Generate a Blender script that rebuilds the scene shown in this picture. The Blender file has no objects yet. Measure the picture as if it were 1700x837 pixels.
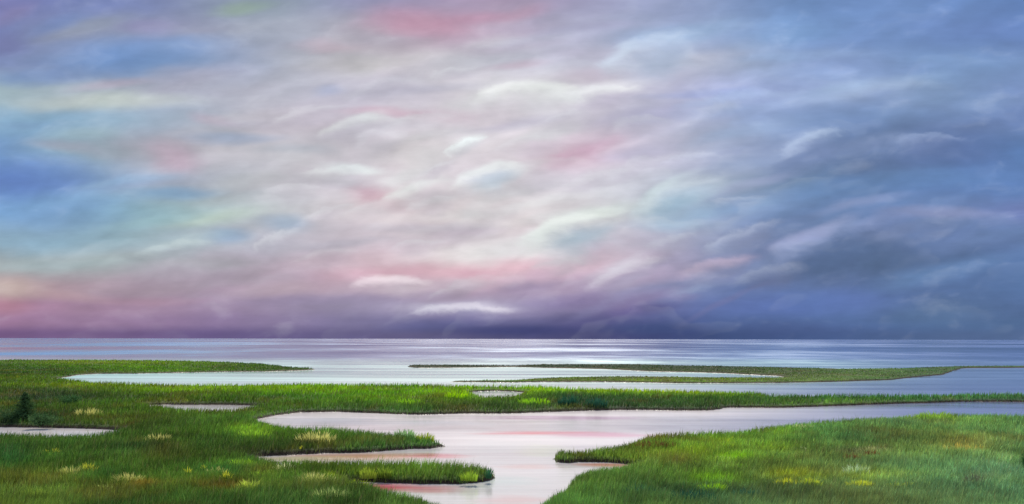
import bpy, math, random
import numpy as np
from math import radians, sin, cos, pi

rng = np.random.default_rng(7)
random.seed(7)
S = bpy.context.scene
COL = S.collection

# ------------------------------------------------------------------ camera
H = 5.0                 # eye height above the water, metres
F = 1823.0              # focal length in photo pixels
cam_d = bpy.data.cameras.new('camera')
cam_d.sensor_width = 36.0
cam_d.lens = 36.0 * F / 1700.0
cam_d.shift_y = 144.3 / 1700.0
cam_d.clip_end = 400000.0
cam = bpy.data.objects.new('camera', cam_d)
cam.location = (0, 0, H)
cam.rotation_euler = (radians(90), radians(-0.10), 0)
COL.objects.link(cam)
S.camera = cam

# ------------------------------------------------------------------ exposure
EXPO = 1.25
S.view_settings.view_transform = 'Standard'
S.view_settings.look = 'None'
S.view_settings.gamma = 1.0
S.view_settings.exposure = EXPO

# ------------------------------------------------------------------ sun
SUN_EL, SUN_AZ = 38.0, 1.0      # hidden behind the bright middle of the cloud
sd = bpy.data.lights.new('sun', 'SUN')
sd.energy = 1.5
sd.angle = radians(10)
sd.color = (1.0, 0.92, 0.80)
so = bpy.data.objects.new('sun', sd)
so.rotation_euler = (radians(-(90 - SUN_EL)), 0, radians(-SUN_AZ))
so.location = (0, 0, 60)
COL.objects.link(so)


def lin(c):
    return tuple(((v / 255.0) / 12.92 if v / 255.0 <= 0.04045 else ((v / 255.0 + 0.055) / 1.055) ** 2.4) for v in c)


def nlin(a):
    a = np.asarray(a, float) / 255.0
    return np.where(a <= 0.04045, a / 12.92, ((a + 0.055) / 1.055) ** 2.4)


class NT:
    """small helper for writing node trees"""
    def __init__(self, tree):
        self.t = tree
        self.t.nodes.clear()

    def n(self, kind, **kw):
        nd = self.t.nodes.new(kind)
        for k, v in kw.items():
            setattr(nd, k, v)
        return nd

    def l(self, a, b):
        self.t.links.new(a, b)

    def _put(self, sock, v):
        if isinstance(v, bpy.types.NodeSocket):
            self.l(v, sock)
        else:
            sock.default_value = v

    def m(self, op, a, b=0.0, c=0.0, clamp=False):
        nd = self.n('ShaderNodeMath', operation=op, use_clamp=clamp)
        for i, v in enumerate((a, b, c)):
            self._put(nd.inputs[i], v)
        return nd.outputs[0]

    def vm(self, op, a, b=None, out=0):
        nd = self.n('ShaderNodeVectorMath', operation=op)
        self._put(nd.inputs[0], a)
        if b is not None:
            self._put(nd.inputs[1], b)
        return nd.outputs[out]

    def comb(self, x, y, z=0.0):
        nd = self.n('ShaderNodeCombineXYZ')
        for i, v in enumerate((x, y, z)):
            self._put(nd.inputs[i], v)
        return nd.outputs[0]

    def mix(self, f, a, b, blend='MIX'):
        nd = self.n('ShaderNodeMix', data_type='RGBA', blend_type=blend)
        nd.clamp_factor = True
        self._put(nd.inputs[0], f)
        self._put(nd.inputs[6], a)
        self._put(nd.inputs[7], b)
        return nd.outputs[2]

    def rng(self, v, a, b, c=0.0, d=1.0, mode='SMOOTHSTEP'):
        nd = self.n('ShaderNodeMapRange', interpolation_type=mode)
        self._put(nd.inputs[0], v)
        for i, q in enumerate((a, b, c, d)):
            nd.inputs[i + 1].default_value = q
        return nd.outputs[0]

    def noise(self, vec, scale, detail=4.0, rough=0.5, out=0, dist=0.0):
        nd = self.n('ShaderNodeTexNoise')
        nd.inputs['Scale'].default_value = scale
        nd.inputs['Detail'].default_value = detail
        nd.inputs['Roughness'].default_value = rough
        nd.inputs['Distortion'].default_value = dist
        self.l(vec, nd.inputs['Vector'])
        return nd.outputs[out]

    def ramp(self, f, stops, mode='LINEAR'):
        nd = self.n('ShaderNodeValToRGB')
        cr = nd.color_ramp
        cr.interpolation = mode
        while len(cr.elements) < len(stops):
            cr.elements.new(0.5)
        for e, (p, c) in zip(cr.elements, stops):
            e.position = p
            e.color = (c[0], c[1], c[2], 1)
        self.l(f, nd.inputs[0])
        return nd.outputs[0]


# ------------------------------------------------------------------ sky (world)
SKY_ROWS = [   # height in the sky (photo rows), colours from left to right
 (0, [(115,110,165),(100,120,180),(120,125,170),(135,150,155),(140,140,180),(155,135,165),(165,140,165),(150,150,180),(130,145,180),(95,130,185),(95,130,185),(95,130,185),(75,112,172)]),
 (50, [(100,108,168),(130,140,165),(135,135,165),(155,160,175),(160,160,175),(180,140,160),(180,165,185),(170,175,200),(150,165,200),(110,150,200),(100,135,190),(92,122,182),(90,122,182)]),
 (100, [(105,118,168),(125,140,170),(100,138,190),(160,165,185),(185,180,185),(190,185,190),(180,185,200),(168,168,188),(165,170,190),(140,160,200),(125,150,200),(105,140,185),(110,140,190)]),
 (150, [(150,175,185),(165,175,180),(165,165,185),(170,170,185),(170,170,190),(180,175,190),(205,210,210),(195,190,200),(160,170,205),(140,155,205),(140,160,195),(115,145,185),(110,132,182)]),
 (200, [(120,160,190),(130,165,190),(150,170,185),(170,165,180),(185,180,190),(190,182,190),(192,192,205),(178,178,200),(165,180,210),(130,160,205),(110,135,185),(100,120,165),(100,125,180)]),
 (250, [(90,135,195),(145,170,180),(170,162,175),(180,185,190),(185,185,190),(195,195,198),(208,210,212),(195,175,192),(160,175,200),(130,150,190),(88,112,158),(85,110,165),(75,115,175)]),
 (300, [(82,118,190),(118,153,195),(150,162,182),(170,175,185),(180,176,186),(198,198,203),(208,208,212),(182,186,205),(160,180,200),(115,145,175),(85,120,165),(85,130,190),(88,120,180)]),
 (350, [(108,152,200),(115,160,200),(145,180,188),(168,182,188),(195,192,196),(192,188,194),(203,199,203),(190,200,206),(145,165,195),(115,150,200),(105,140,190),(115,140,185),(110,125,180)]),
 (400, [(140,175,195),(135,170,190),(160,180,190),(165,170,185),(166,162,182),(172,166,186),(212,208,216),(176,168,192),(140,150,185),(120,135,170),(80,105,145),(105,125,165),(100,130,180)]),
 (440, [(165,175,175),(155,170,175),(165,165,175),(170,157,176),(180,162,176),(203,158,172),(212,168,182),(195,168,195),(162,155,186),(110,135,180),(85,115,165),(80,115,158),(85,120,170)]),
 (480, [(185,150,160),(170,150,165),(165,150,165),(160,140,165),(175,152,170),(165,146,166),(165,150,175),(150,137,176),(125,140,185),(95,120,185),(95,120,185),(85,115,165),(80,115,160)]),
 (510, [(168,126,156),(164,132,160),(160,136,162),(148,132,164),(135,125,160),(148,142,172),(146,145,180),(115,105,155),(100,115,170),(90,115,185),(90,120,185),(80,110,155),(80,110,155)]),
 (535, [(158,118,152),(154,124,158),(144,122,158),(134,118,158),(122,112,155),(85,90,140),(75,80,135),(80,80,135),(76,92,146),(78,102,154),(80,108,160),(75,105,152),(80,110,150)]),
 (556, [(118,88,132),(118,94,138),(106,90,136),(100,88,136),(92,84,130),(78,76,124),(60,65,115),(62,65,115),(60,74,122),(60,80,128),(66,90,136),(78,100,142),(80,105,145)]),
]
# cloud masses and gaps: x, y, half width, half height, slope in degrees, colour, strength
CLOUDS = [
 (790,300,430,210,4,(230,212,218),.45), (800,400,260,70,0,(232,214,216),.35), (1500,350,330,200,6,(76,106,162),.45), (1400,470,330,70,0,(80,104,150),.4),
 (1420,250,190,46,6,(84,106,152),.6), (1460,430,190,50,0,(80,104,146),.65), (1330,380,110,24,10,(104,126,168),.5), (1560,500,160,30,0,(82,108,154),.6),
 (205,92,109.25,30.36,8,(96,136,194),0.75), (300,75,82.5,14.52,8,(118,148,194),0.5), (60,125,70,12,5,(95,130,190),0.5),
 (180,168,150,15,0,(190,196,186),0.75), (190,137,70,10,5,(180,165,182),0.6), (330,125,90,22,8,(172,166,184),0.6),
 (150,45,70,14,15,(150,155,170),0.5), (245,42,50,14,0,(138,130,175),0.5), (400,12,45,12,5,(140,160,140),0.7),
 (15,25,45,14,20,(135,125,172),0.6), (25,70,40,20,0,(112,112,165),0.6), (110,35,45,14,10,(95,125,190),0.4),
 (690,32,88,21.78,0,(188,130,154),0.7), (795,28,60,10,0,(186,130,155),0.5), (870,22,50,12,8,(190,140,165),0.43),
 (820,62,60,10,6,(200,200,205),0.5), (540,72,60,10,0,(190,162,175),0.5), (640,95,130,13,5,(200,192,196),0.5),
 (547,150,24,9.9,0,(146,156,192),0.5), (640,192,70,8,-3,(196,150,168),0.5), (720,198,58,13.8,4,(192,160,175),0.31),
 (590,207,50,10,14,(214,218,218),0.7), (395,231,69.6,10.56,0,(134,158,190),0.55), (365,200,45,9,-8,(180,162,178),0.6),
 (300,262,46,24,-10,(180,156,172),0.75), (120,245,60,12,-10,(165,165,182),0.6), (40,205,60,8,0,(120,155,192),0.5),
 (150,225,60,12,0,(155,180,190),0.5), (605,320,38.4,19.8,-10,(202,154,172),0.6), (650,338,32,13.8,-10,(205,165,178),0.31),
 (470,371,50.4,15.84,0,(136,162,190),0.6), (362,396,40.8,13.2,4,(126,162,198),0.6), (350,362,85,14,10,(186,202,192),0.7),
 (290,322,70,10,5,(120,160,198),0.7), (285,408,75,11,12,(176,198,206),0.5), (45,300,90,35,5,(82,118,192),0.5),
 (880,155,95,17,-4,(228,232,228),0.7), (1005,148,58,12.2,12,(228,230,232),0.59), (945,163,52,10.6,-6,(226,230,230),0.51),
 (860,108,50,9,4,(192,158,176),0.43), (985,128,52,13.8,4,(196,176,190),0.42), (985,90,80,12,0,(176,168,188),0.4),
 (772,240,25,10.6,24,(232,240,238),0.68), (568,277,52,9,-4,(220,226,226),0.75), (660,290,58,13.8,14,(216,222,222),0.51),
 (818,297,46,20,5,(226,232,232),0.55), (832,298,32,12,5,(184,194,208),0.8), (700,262,63,13.8,0,(205,205,205),0.42),
 (962,252,72,31.68,14,(204,176,192),0.6), (985,240,36.4,12.87,18,(202,158,182),0.5), (935,268,23,13.8,20,(206,160,186),0.31),
 (1000,348,120,13,8,(214,220,222),0.6), (930,374,69,12.2,22,(230,238,234),0.68), (985,352,52,10.6,6,(226,236,234),0.51),
 (955,394,64,14,12,(166,182,196),0.8), (988,414,30,14,10,(204,168,188),0.5), (1120,372,80,10,0,(150,170,198),0.4),
 (1105,312,50,10,32,(200,214,222),0.75), (1175,322,42,10,22,(186,206,220),0.6), (1125,335,50,16,20,(152,180,202),0.7),
 (1012,444,48,10.6,28,(202,200,216),0.64), (1185,432,60,10,12,(178,166,194),0.6), (1060,465,70,12,10,(186,168,194),0.5),
 (1150,478,70,10,18,(134,150,192),0.5), (1000,505,60,9,24,(150,150,190),0.5),
 (810,425,130,17,2,(240,236,238),.9), (855,412,63,13.8,6,(232,228,232),0.51), (775,388,60,9,4,(190,172,190),0.4),
 (655,455,125,13,3,(216,162,178),0.5), (560,470,90,12,8,(194,164,176),0.36), (785,452,50,11,0,(214,158,180),0.43),
 (860,440,60,14,0,(218,166,182),0.5), (648,463,36,7.4,-4,(228,214,218),0.77), (655,476,60,9,0,(194,176,184),0.6),
 (460,482,63,13.8,0,(182,164,170),0.34), (880,478,110,14,4,(166,146,170),0.6), (770,512,79,9.8,0,(214,212,228),0.77),
 (765,522,100,8,0,(150,140,175),0.5), (860,548,150,10,0,(58,64,116),0.8), (1090,545,90,11,0,(58,74,122),0.8),
 (1055,515,60,11,5,(100,90,146),0.7), (720,540,90,10,5,(88,92,146),0.5), (1310,545,120,14,0,(68,86,136),0.5),
 (1045,78,48,9,38,(196,208,226),0.59), (1120,52,90,16,8,(140,172,208),0.6), (1130,95,80,12,4,(178,180,198),0.5),
 (1400,262,130,34,8,(82,106,150),0.8), (1330,290,70,24,10,(92,122,158),0.6), (1310,228,34,12.2,18,(168,184,218),0.72),
 (1300,243,50,9,20,(142,156,196),0.6), (1440,140,110,12,8,(148,172,206),0.7), (1285,172,170,10,7,(158,178,218),0.75),
 (1190,152,100,8,4,(140,155,204),0.6), (1340,88,110,9,3,(140,168,212),0.6), (1460,60,100,12,6,(98,130,184),0.4),
 (1480,185,140,18,0,(108,138,186),0.5), (1560,250,120,28,5,(78,104,158),0.55), (1420,308,120,18,10,(96,136,190),0.6),
 (1445,428,130,36,4,(76,102,140),0.8), (1350,462,80,18,6,(90,112,156),0.5), (1560,356,90,12,0,(142,148,188),0.7),
 (1350,388,69,9,20,(156,162,200),0.64), (1430,342,70,8,12,(138,152,196),0.6), (1690,352,28,24.2,0,(106,118,178),0.35),
 (1560,455,110,16,10,(100,136,186),0.6), (1420,500,110,20,0,(94,122,192),0.5), (1570,520,110,22,0,(84,110,148),0.5),
 (1200,502,70,6,30,(120,120,165),0.35), (1660,290,80,25,0,(84,118,180),0.5),
 (15,478,60,20,0,(198,180,172),0.7), (8,508,50,16,0,(188,130,146),0.5), (110,492,80,9,-6,(192,160,166),0.36),
 (250,500,100,8,0,(178,142,162),0.4), (70,440,80,10,0,(160,178,186),0.4),
 # crests of the billows with the softer hollow below each
 (600,222,90,11,8,(182,178,190),0.5), (700,232,100,10,8,(200,196,200),0.5), (480,250,60,9,0,(172,178,190),0.5), (520,300,90,12,-4,(180,176,186),0.5),
 (690,305,48,10.6,18,(222,228,226),0.51), (740,322,60,9,0,(190,184,192),0.5), (880,315,70,10,8,(196,192,200),0.6), (905,335,63,10.6,10,(220,222,222),0.42),
 (860,205,90,9,10,(182,176,196),0.6), (905,222,63,13.8,14,(208,212,216),0.42), (1080,190,90,12,10,(166,164,196),0.5), (1060,250,70,14,14,(170,170,196),0.5),
 (1230,215,80,9,12,(150,172,208),0.5), (1240,262,70,12,14,(140,160,196),0.5), (1240,305,60,12,16,(160,166,200),0.5), (1210,345,70,12,10,(122,156,200),0.5),
 (770,355,90,10,4,(206,204,206),0.5), (700,378,110,10,0,(176,170,186),0.5), (560,405,80,9,4,(180,176,190),0.5), (420,300,74,13.8,8,(190,190,192),0.42),
 (450,190,90,9,6,(184,176,184),0.5), (370,330,70,9,10,(174,182,190),0.4), (730,150,100,9,5,(176,172,190),0.5), (790,172,63,13.8,12,(206,210,210),0.42),
 (900,60,80,10,6,(186,190,206),0.5), (980,45,80,10,6,(160,156,186),0.5), (600,62,80,10,0,(172,166,180),0.5), (1520,110,90,10,6,(112,140,188),0.4),
 (1620,170,90,12,4,(122,146,192),0.4), (1550,300,100,14,6,(94,134,192),0.5), (1620,400,90,16,6,(108,136,188),0.5), (1500,385,100,12,8,(120,136,172),0.5),
 (1280,430,80,12,14,(124,142,180),0.5), (1100,430,70,9,14,(160,158,190),0.5), (1060,495,70,10,14,(142,130,172),0.5), (940,500,80,10,6,(134,122,166),0.5),
 (700,492,110,9,2,(156,140,168),0.5), (560,500,110,9,0,(146,134,168),0.4), (380,470,110,9,3,(166,158,170),0.4), (340,440,90,9,4,(168,172,178),0.4),
 (180,440,90,10,6,(158,176,180),0.4), (120,345,90,10,6,(116,158,200),0.5), (210,300,80,10,6,(128,164,196),0.5), (230,372,90,9,8,(150,184,196),0.5),
]
# domed billows: x, y, half width, half height, slope, colour of the lit crest, colour of the body, strength
BILLOWS = [
 (880,172,100,32,0,(232,235,232),(200,196,204),.85), (1010,168,66,24,8,(230,232,234),(184,176,198),.75), (590,224,64,24,8,(220,222,222),(186,182,190),.75),
 (568,294,64,22,0,(224,229,228),(188,186,192),.75), (690,216,62,22,5,(208,208,212),(186,180,190),.55), (778,248,34,14,20,(234,240,240),(200,198,204),.85),
 (820,302,66,28,8,(232,238,236),(184,194,208),.9), (965,400,95,46,16,(234,241,238),(162,180,196),.9), (1140,348,80,50,18,(206,218,228),(148,176,202),.8),
 (1038,462,66,28,22,(212,210,224),(166,164,190),.75), (1190,450,76,26,12,(194,176,200),(138,146,184),.6), (648,482,66,22,0,(232,218,224),(186,172,184),.85),
 (775,524,85,17,0,(222,220,232),(120,116,160),.85), (940,264,70,38,14,(216,200,214),(206,162,186),.6), (1390,414,115,40,14,(146,162,204),(84,110,156),.6),
 (1330,242,62,24,16,(176,192,222),(116,136,180),.7), (1420,290,160,62,8,(126,144,186),(80,104,148),.6), (1085,98,86,40,22,(200,212,228),(150,174,206),.65),
 (870,484,95,32,5,(198,164,184),(142,128,166),.55), (1560,384,125,38,0,(132,148,194),(92,118,164),.5), (280,427,64,22,6,(196,212,214),(160,178,186),.55),
 (1480,162,105,30,6,(156,178,210),(114,138,184),.5), (705,324,74,26,12,(216,220,220),(186,182,192),.55), (1240,178,125,30,6,(164,184,220),(134,154,198),.6),
 (755,395,90,30,4,(206,200,208),(182,172,190),.5), (1090,515,80,26,8,(130,120,164),(70,78,128),.6), (960,525,90,24,4,(126,116,160),(66,68,118),.5),
]
# more small billows joining the named ones into loose slanted rows
rb = random.Random(11)
for (bx, by) in [(520,190),(630,240),(715,280),(640,350),(730,350),(880,250),(900,290),(1000,300),(1060,290),(830,360),(700,410),(560,350),(480,330),(1060,205),(1150,260),(940,200),
                 (760,130),(650,160),(1240,400),(1100,400),(920,450),(560,440),(760,478),(1240,340),(1190,200),(1540,250),(1260,470),(450,410)]:
    sx_ = rb.uniform(42, 80); dk = max(0.0, (bx - 1000) / 500.0)
    rim_c = tuple(int(v - w_ * dk) for v, w_ in zip((216, 216, 222), (62, 44, 12)))
    bod_c = tuple(int(v - w_ * dk) for v, w_ in zip((182, 176, 190), (76, 52, 22)))
    if by > 430:
        rim_c = tuple(v - 18 for v in rim_c); bod_c = tuple(v - 24 for v in bod_c)
    BILLOWS.append((bx + rb.uniform(-14, 14), by + rb.uniform(-8, 8), sx_, sx_ * rb.uniform(.28, .42), rb.uniform(2, 20), rim_c, bod_c, rb.uniform(.32, .52)))
w = bpy.data.worlds.new('World')
S.world = w
w.use_nodes = True
w.cycles.sampling_method = 'NONE'
S.cycles.max_bounces = 5
S.cycles.diffuse_bounces = 3
T = NT(w.node_tree)
tc = T.n('ShaderNodeTexCoord')
sep = T.n('ShaderNodeSeparateXYZ')
T.l(tc.outputs['Generated'], sep.inputs[0])
X, Y, Z = sep.outputs
hl = T.m('SQRT', T.m('ADD', T.m('MULTIPLY', X, X), T.m('ADD', T.m('MULTIPLY', Y, Y), 1e-6)))
s = T.m('DIVIDE', X, hl)
e = T.m('DIVIDE', Z, hl)
s2 = T.m('MULTIPLY', s, s)
tt = T.m('ADD', T.m('MULTIPLY_ADD', s2, 0.5, 1.0), T.m('MULTIPLY', T.m('MULTIPLY', s2, s2), 0.4))
u0 = T.m('MULTIPLY', T.m('MULTIPLY', s, tt), F / 100)                       # hundreds of units, 0 = straight ahead
v0 = T.m('MULTIPLY', T.m('MULTIPLY', T.m('MAXIMUM', e, 0.0), tt), F / 100)  # 0 = horizon
# slanted, drawn-out turbulence that bends every cloud edge
slant = T.comb(T.m('MULTIPLY', u0, 0.35), T.m('SUBTRACT', v0, T.m('MULTIPLY', u0, 0.14)), 0.0)
warp = T.vm('SUBTRACT', T.noise(slant, 1.5, 4, 0.5, out=1), (0.5, 0.5, 0.5))
warp2 = T.vm('SUBTRACT', T.noise(slant, 0.6, 3, 0.5, out=1), (0.5, 0.5, 0.5))
hz = T.rng(v0, 0.0, 1.2, 0.12, 1.0)
wv = T.vm('ADD', T.vm('MULTIPLY', warp, (0.8, 0.30, 0)), T.vm('MULTIPLY', warp2, (0.9, 0.35, 0)))
sc = T.n('ShaderNodeVectorMath', operation='SCALE')
T.l(wv, sc.inputs[0]); T.l(hz, sc.inputs['Scale'])
P = T.vm('ADD', T.comb(u0, v0, 0.0), sc.outputs[0])
sp = T.n('ShaderNodeSeparateXYZ'); T.l(P, sp.inputs[0])
U, V = sp.outputs[0], sp.outputs[1]
fu = T.m('MULTIPLY_ADD', U, 1 / 17.0, 0.5, clamp=True)
cur = None
prev = None
for y, cols in SKY_ROWS[::-1]:
    r = T.ramp(fu, [(i / 12.0, lin(c)) for i, c in enumerate(cols)], 'B_SPLINE')
    vv = (562.8 - y) / 100.0
    cur = r if cur is None else T.mix(T.rng(V, prev, vv), cur, r)
    prev = vv
PB = P


def on_cloud(x, y, a, b, ang):
    mp = T.n('ShaderNodeMapping', vector_type='TEXTURE')
    mp.inputs['Location'].default_value = ((x - 850) / 100, (562.8 - y) / 100, 0)
    mp.inputs['Rotation'].default_value = (0, 0, radians(ang))
    mp.inputs['Scale'].default_value = (a / 100, b / 100, 1)
    T.l(PB, mp.inputs['Vector'])
    return mp.outputs[0], T.vm('LENGTH', mp.outputs[0], out=1)


def next_batch(i):       # evaluate the clouds in batches, so the shader needs little memory at once
    global PB
    if i % 12 == 0:
        PB = T.vm('ADD', P, T.vm('MULTIPLY', cur, (1e-7, 1e-7, 0)))


for i, (x, y, a, b, ang, c, k) in enumerate(CLOUDS):
    next_batch(i)
    _, ln = on_cloud(x, y, a * 1.45, b * 1.45, ang)
    cur = T.mix(T.rng(ln, 1.05, 0.1, 0.0, k), cur, (*lin(c), 1))
ragged = T.vm('MULTIPLY', T.vm('SUBTRACT', T.noise(T.comb(T.m('MULTIPLY', U, 0.6), V, 6.0), 4.5, 4, 0.6, out=1), (0.5, 0.5, 0.5)), (0.42, 0.20, 0))
P = T.vm('ADD', P, ragged)
for i, (x, y, a, b, ang, crest_c, body, k) in enumerate(BILLOWS):
    next_batch(i)
    q, ln = on_cloud(x, y, a, b, ang)
    sq = T.n('ShaderNodeSeparateXYZ'); T.l(q, sq.inputs[0])
    cur = T.mix(T.rng(ln, 1.0, 0.15, 0.0, k * 0.7), cur, (*lin(body), 1))
    up = T.rng(T.m('ADD', sq.outputs[1], T.m('MULTIPLY', sq.outputs[0], -0.2)), -0.05, 0.75)
    ring = T.m('MULTIPLY', T.rng(ln, 0.15, 0.95), T.rng(ln, 0.85, 1.2, 1.0, 0.0))
    cur = T.mix(T.m('MULTIPLY', T.m('MULTIPLY', ring, up), k * 0.8), cur, (*lin(crest_c), 1))
# overhead, out of the picture, the cloud goes on as a plain lilac-blue sheet
cur = T.mix(T.rng(v0, 5.8, 14.0), cur, (*lin((138, 150, 185)), 1))
# fine drawn-out cloud texture: light crests and soft hollows
fine = T.noise(T.comb(T.m('MULTIPLY', U, 0.5), T.m('SUBTRACT', V, T.m('MULTIPLY', U, 0.12)), 1.7), 2.4, 4, 0.5, dist=0.25)
fine2 = T.noise(T.comb(T.m('MULTIPLY', u0, 0.22), T.m('SUBTRACT', v0, T.m('MULTIPLY', u0, 0.03)), 4.2), 9.0, 5, 0.65)
gain = T.m('ADD', T.m('MULTIPLY_ADD', T.m('SUBTRACT', fine, 0.5), 0.34, 1.0), T.m('MULTIPLY', T.m('SUBTRACT', fine2, 0.5), 0.22))
gs = T.n('ShaderNodeVectorMath', operation='SCALE'); T.l(cur, gs.inputs[0]); T.l(gain, gs.inputs['Scale'])
cur = gs.outputs[0]
crest = T.rng(fine, 0.55, 0.78, 0.0, 0.18)
cur = T.mix(crest, cur, T.mix(0.5, cur, (0.80, 0.82, 0.86, 1)))
def bil(dy):
    # domed cloud relief; the same field a little higher up gives the side that faces the light
    q = T.comb(T.m('MULTIPLY', U, 0.55), T.m('ADD', T.m('SUBTRACT', V, T.m('MULTIPLY', U, 0.10)), dy), 5.1)
    return T.noise(q, 1.15, 3, 0.45, dist=0.1)


h0 = bil(0.0)
rel = T.m('SUBTRACT', h0, bil(0.16))
rim = T.m('MULTIPLY', T.m('MULTIPLY', T.rng(h0, 0.49, 0.525), T.rng(h0, 0.53, 0.64, 1.0, 0.0)), T.rng(rel, 0.0, 0.06))
mid_ = T.vm('LENGTH', T.vm('MULTIPLY', T.vm('SUBTRACT', P, (0.8, 2.5, 0)), (0.20, 0.42, 0)), out=1)
mid_ = T.rng(mid_, 1.3, 0.1, 0.25, 1.0)
g2 = T.m('ADD', T.m('MULTIPLY', rel, T.m('MULTIPLY', hz, 1.0)), 1.0)
gs = T.n('ShaderNodeVectorMath', operation='SCALE'); T.l(cur, gs.inputs[0]); T.l(g2, gs.inputs['Scale'])
cur = T.mix(T.m('MULTIPLY', T.m('MULTIPLY', rim, mid_), 0.10), gs.outputs[0], (0.76, 0.80, 0.82, 1))
puff = T.vm('SUBTRACT', T.noise(T.comb(T.m('MULTIPLY', U, 0.45), T.m('SUBTRACT', V, T.m('MULTIPLY', U, 0.12)), 9.3), 0.95, 3, 0.5, out=1), (0.5, 0.5, 0.5))
cur = T.vm('MULTIPLY', cur, T.vm('ADD', T.vm('MULTIPLY', puff, (0.14, 0.13, 0.13)), (1.0, 1.0, 1.0)))
hsv = T.n('ShaderNodeHueSaturation'); hsv.inputs['Saturation'].default_value = 0.95; T.l(cur, hsv.inputs['Color'])
cur = hsv.outputs[0]
STR = 0.1
k = 1.0 / STR / (2 ** EXPO)
gs = T.n('ShaderNodeVectorMath', operation='SCALE'); T.l(cur, gs.inputs[0]); gs.inputs['Scale'].default_value = k
cloud = gs.outputs[0]
nish = T.n('ShaderNodeTexSky', sky_type='NISHITA')
nish.sun_disc = False
nish.sun_elevation = radians(SUN_EL)
nish.sun_rotation = radians(SUN_AZ)
nish.air_density = 1.0
nish.dust_density = 0.3
skymix = T.mix(T.rng(v0, 0.0, 6.0, 1.0, 0.96), nish.outputs[0], cloud)
bg = T.n('ShaderNodeBackground')
bg.inputs['Strength'].default_value = STR
T.l(skymix, bg.inputs['Color'])
wo = T.n('ShaderNodeOutputWorld')
T.l(bg.outputs[0], wo.inputs['Surface'])


# ------------------------------------------------------------------ noise and outlines
def vnoise(x, y, seed=0):
    xi = np.floor(x).astype(np.int64); yi = np.floor(y).astype(np.int64)
    fx = x - xi; fy = y - yi
    fx = fx * fx * (3 - 2 * fx); fy = fy * fy * (3 - 2 * fy)

    def h(a, b):
        n = (a * 374761393 + b * 668265263 + seed * 974711) & 0x7fffffff
        n = ((n ^ (n >> 13)) * 1274126177) & 0x7fffffff
        return ((n ^ (n >> 16)) & 0xffff) / 65535.0
    return (h(xi, yi) * (1 - fx) + h(xi + 1, yi) * fx) * (1 - fy) + (h(xi, yi + 1) * (1 - fx) + h(xi + 1, yi + 1) * fx) * fy


def fbm(x, y, seed=0, o=4):
    r = 0; a = 0.5
    for i in range(o):
        r = r + a * (vnoise(x, y, seed + i) - 0.5); x = x * 2.03 + 11.3; y = y * 2.03 + 5.1; a *= 0.5
    return r


def hor(x):
    return 561.3 + 3.0 * x / 1700.0


def g(x, y, h=0.0):
    """photo pixel -> place on the ground (point of height h above the water)"""
    d = (H - h) * F / max(y - hor(x), 3.0)
    return ((x - 850.0) / F * d, d)


def sdf(px, py, poly):
    """signed distance, positive inside"""
    n = len(poly); P0 = np.array(poly)
    best = np.full(px.shape, 1e18); inside = np.zeros(px.shape, bool)
    for i in range(n):
        ax, ay = P0[i]; bx, by = P0[(i + 1) % n]
        ex, ey = bx - ax, by - ay
        L = ex * ex + ey * ey
        if L < 1e-12:
            continue
        t = np.clip(((px - ax) * ex + (py - ay) * ey) / L, 0, 1)
        dx = px - ax - t * ex; dy = py - ay - t * ey
        best = np.minimum(best, dx * dx + dy * dy)
        c = ((ay > py) != (by > py)) & (px < ex * (py - ay) / (ey if abs(ey) > 1e-12 else 1e-12) + ax)
        inside ^= c
    dd = np.sqrt(best)
    return np.where(inside, dd, -dd)


def outline(back, h, front):
    """back edge given where the grass tops stand against the water, front edge at the waterline"""
    return [g(x, y, h) for x, y in back] + [g(x, y) for x, y in front]


LANDS = {}
# outer spit on the left, outer end joins the wide meadow
LANDS['spit'] = dict(h=0.26, poly=outline(
    [(-900,596),(-300,596),(0,596),(90,596),(200,596.5),(300,597.5),(380,599.5),(440,602.5),(480,607)], .40,
    [(524,614),(500,615.5),(440,617),(380,617.5),(300,619),(230,620.5),(160,621),(128,623),(118,625.5),(100,628),(0,631),(-300,632),(-900,632)]))
LANDS['meadow'] = dict(h=0.34, poly=outline(
    [(-900,618),(-300,619),(0,620),(100,624),(124,627.5),(160,631),(230,634),(350,635.5),(430,634.5),(500,633.5),(570,635),(640,634.5),(750,636),(840,637.5),
     (900,638),(950,641),(1000,642),(1070,643.5),(1130,645),(1200,646),(1262,648),(1278,652),(1400,652.5),(1500,652.5),(1600,650.5),(1700,651),(2000,651),(2600,651)], .5,
    [(2600,667),(2000,667),(1700,667.5),(1600,667),(1540,669.5),(1500,670),(1400,674),(1290,677.5),(1205,677),(1180,681.5),(1130,682),(1060,681),(1000,681.5),(900,684.5),
     (850,687),(760,687),(700,689),(640,687),(560,684),(500,685),(455,690.5),(420,698),(432,704)]
    + [(470,718),(520,721),(600,724),(680,733),(740,742),(720,745),(690,746),(640,748.5),(600,751.5),(540,753),(500,755),(440,758),(410,766)]
    + [(470,779),(520,779),(600,781),(660,783),(740,785),(790,789),(826,793),(818,798),(800,801),(760,804),(700,804),(650,802.5),(610,801),(560,800),(578,806)]
    + [(600,819),(625,826),(660,834),(700,842),(740,855),(780,880),(800,960),(810,1200),(800,2500),(-6000,2500),(-2500,900)]))
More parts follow.
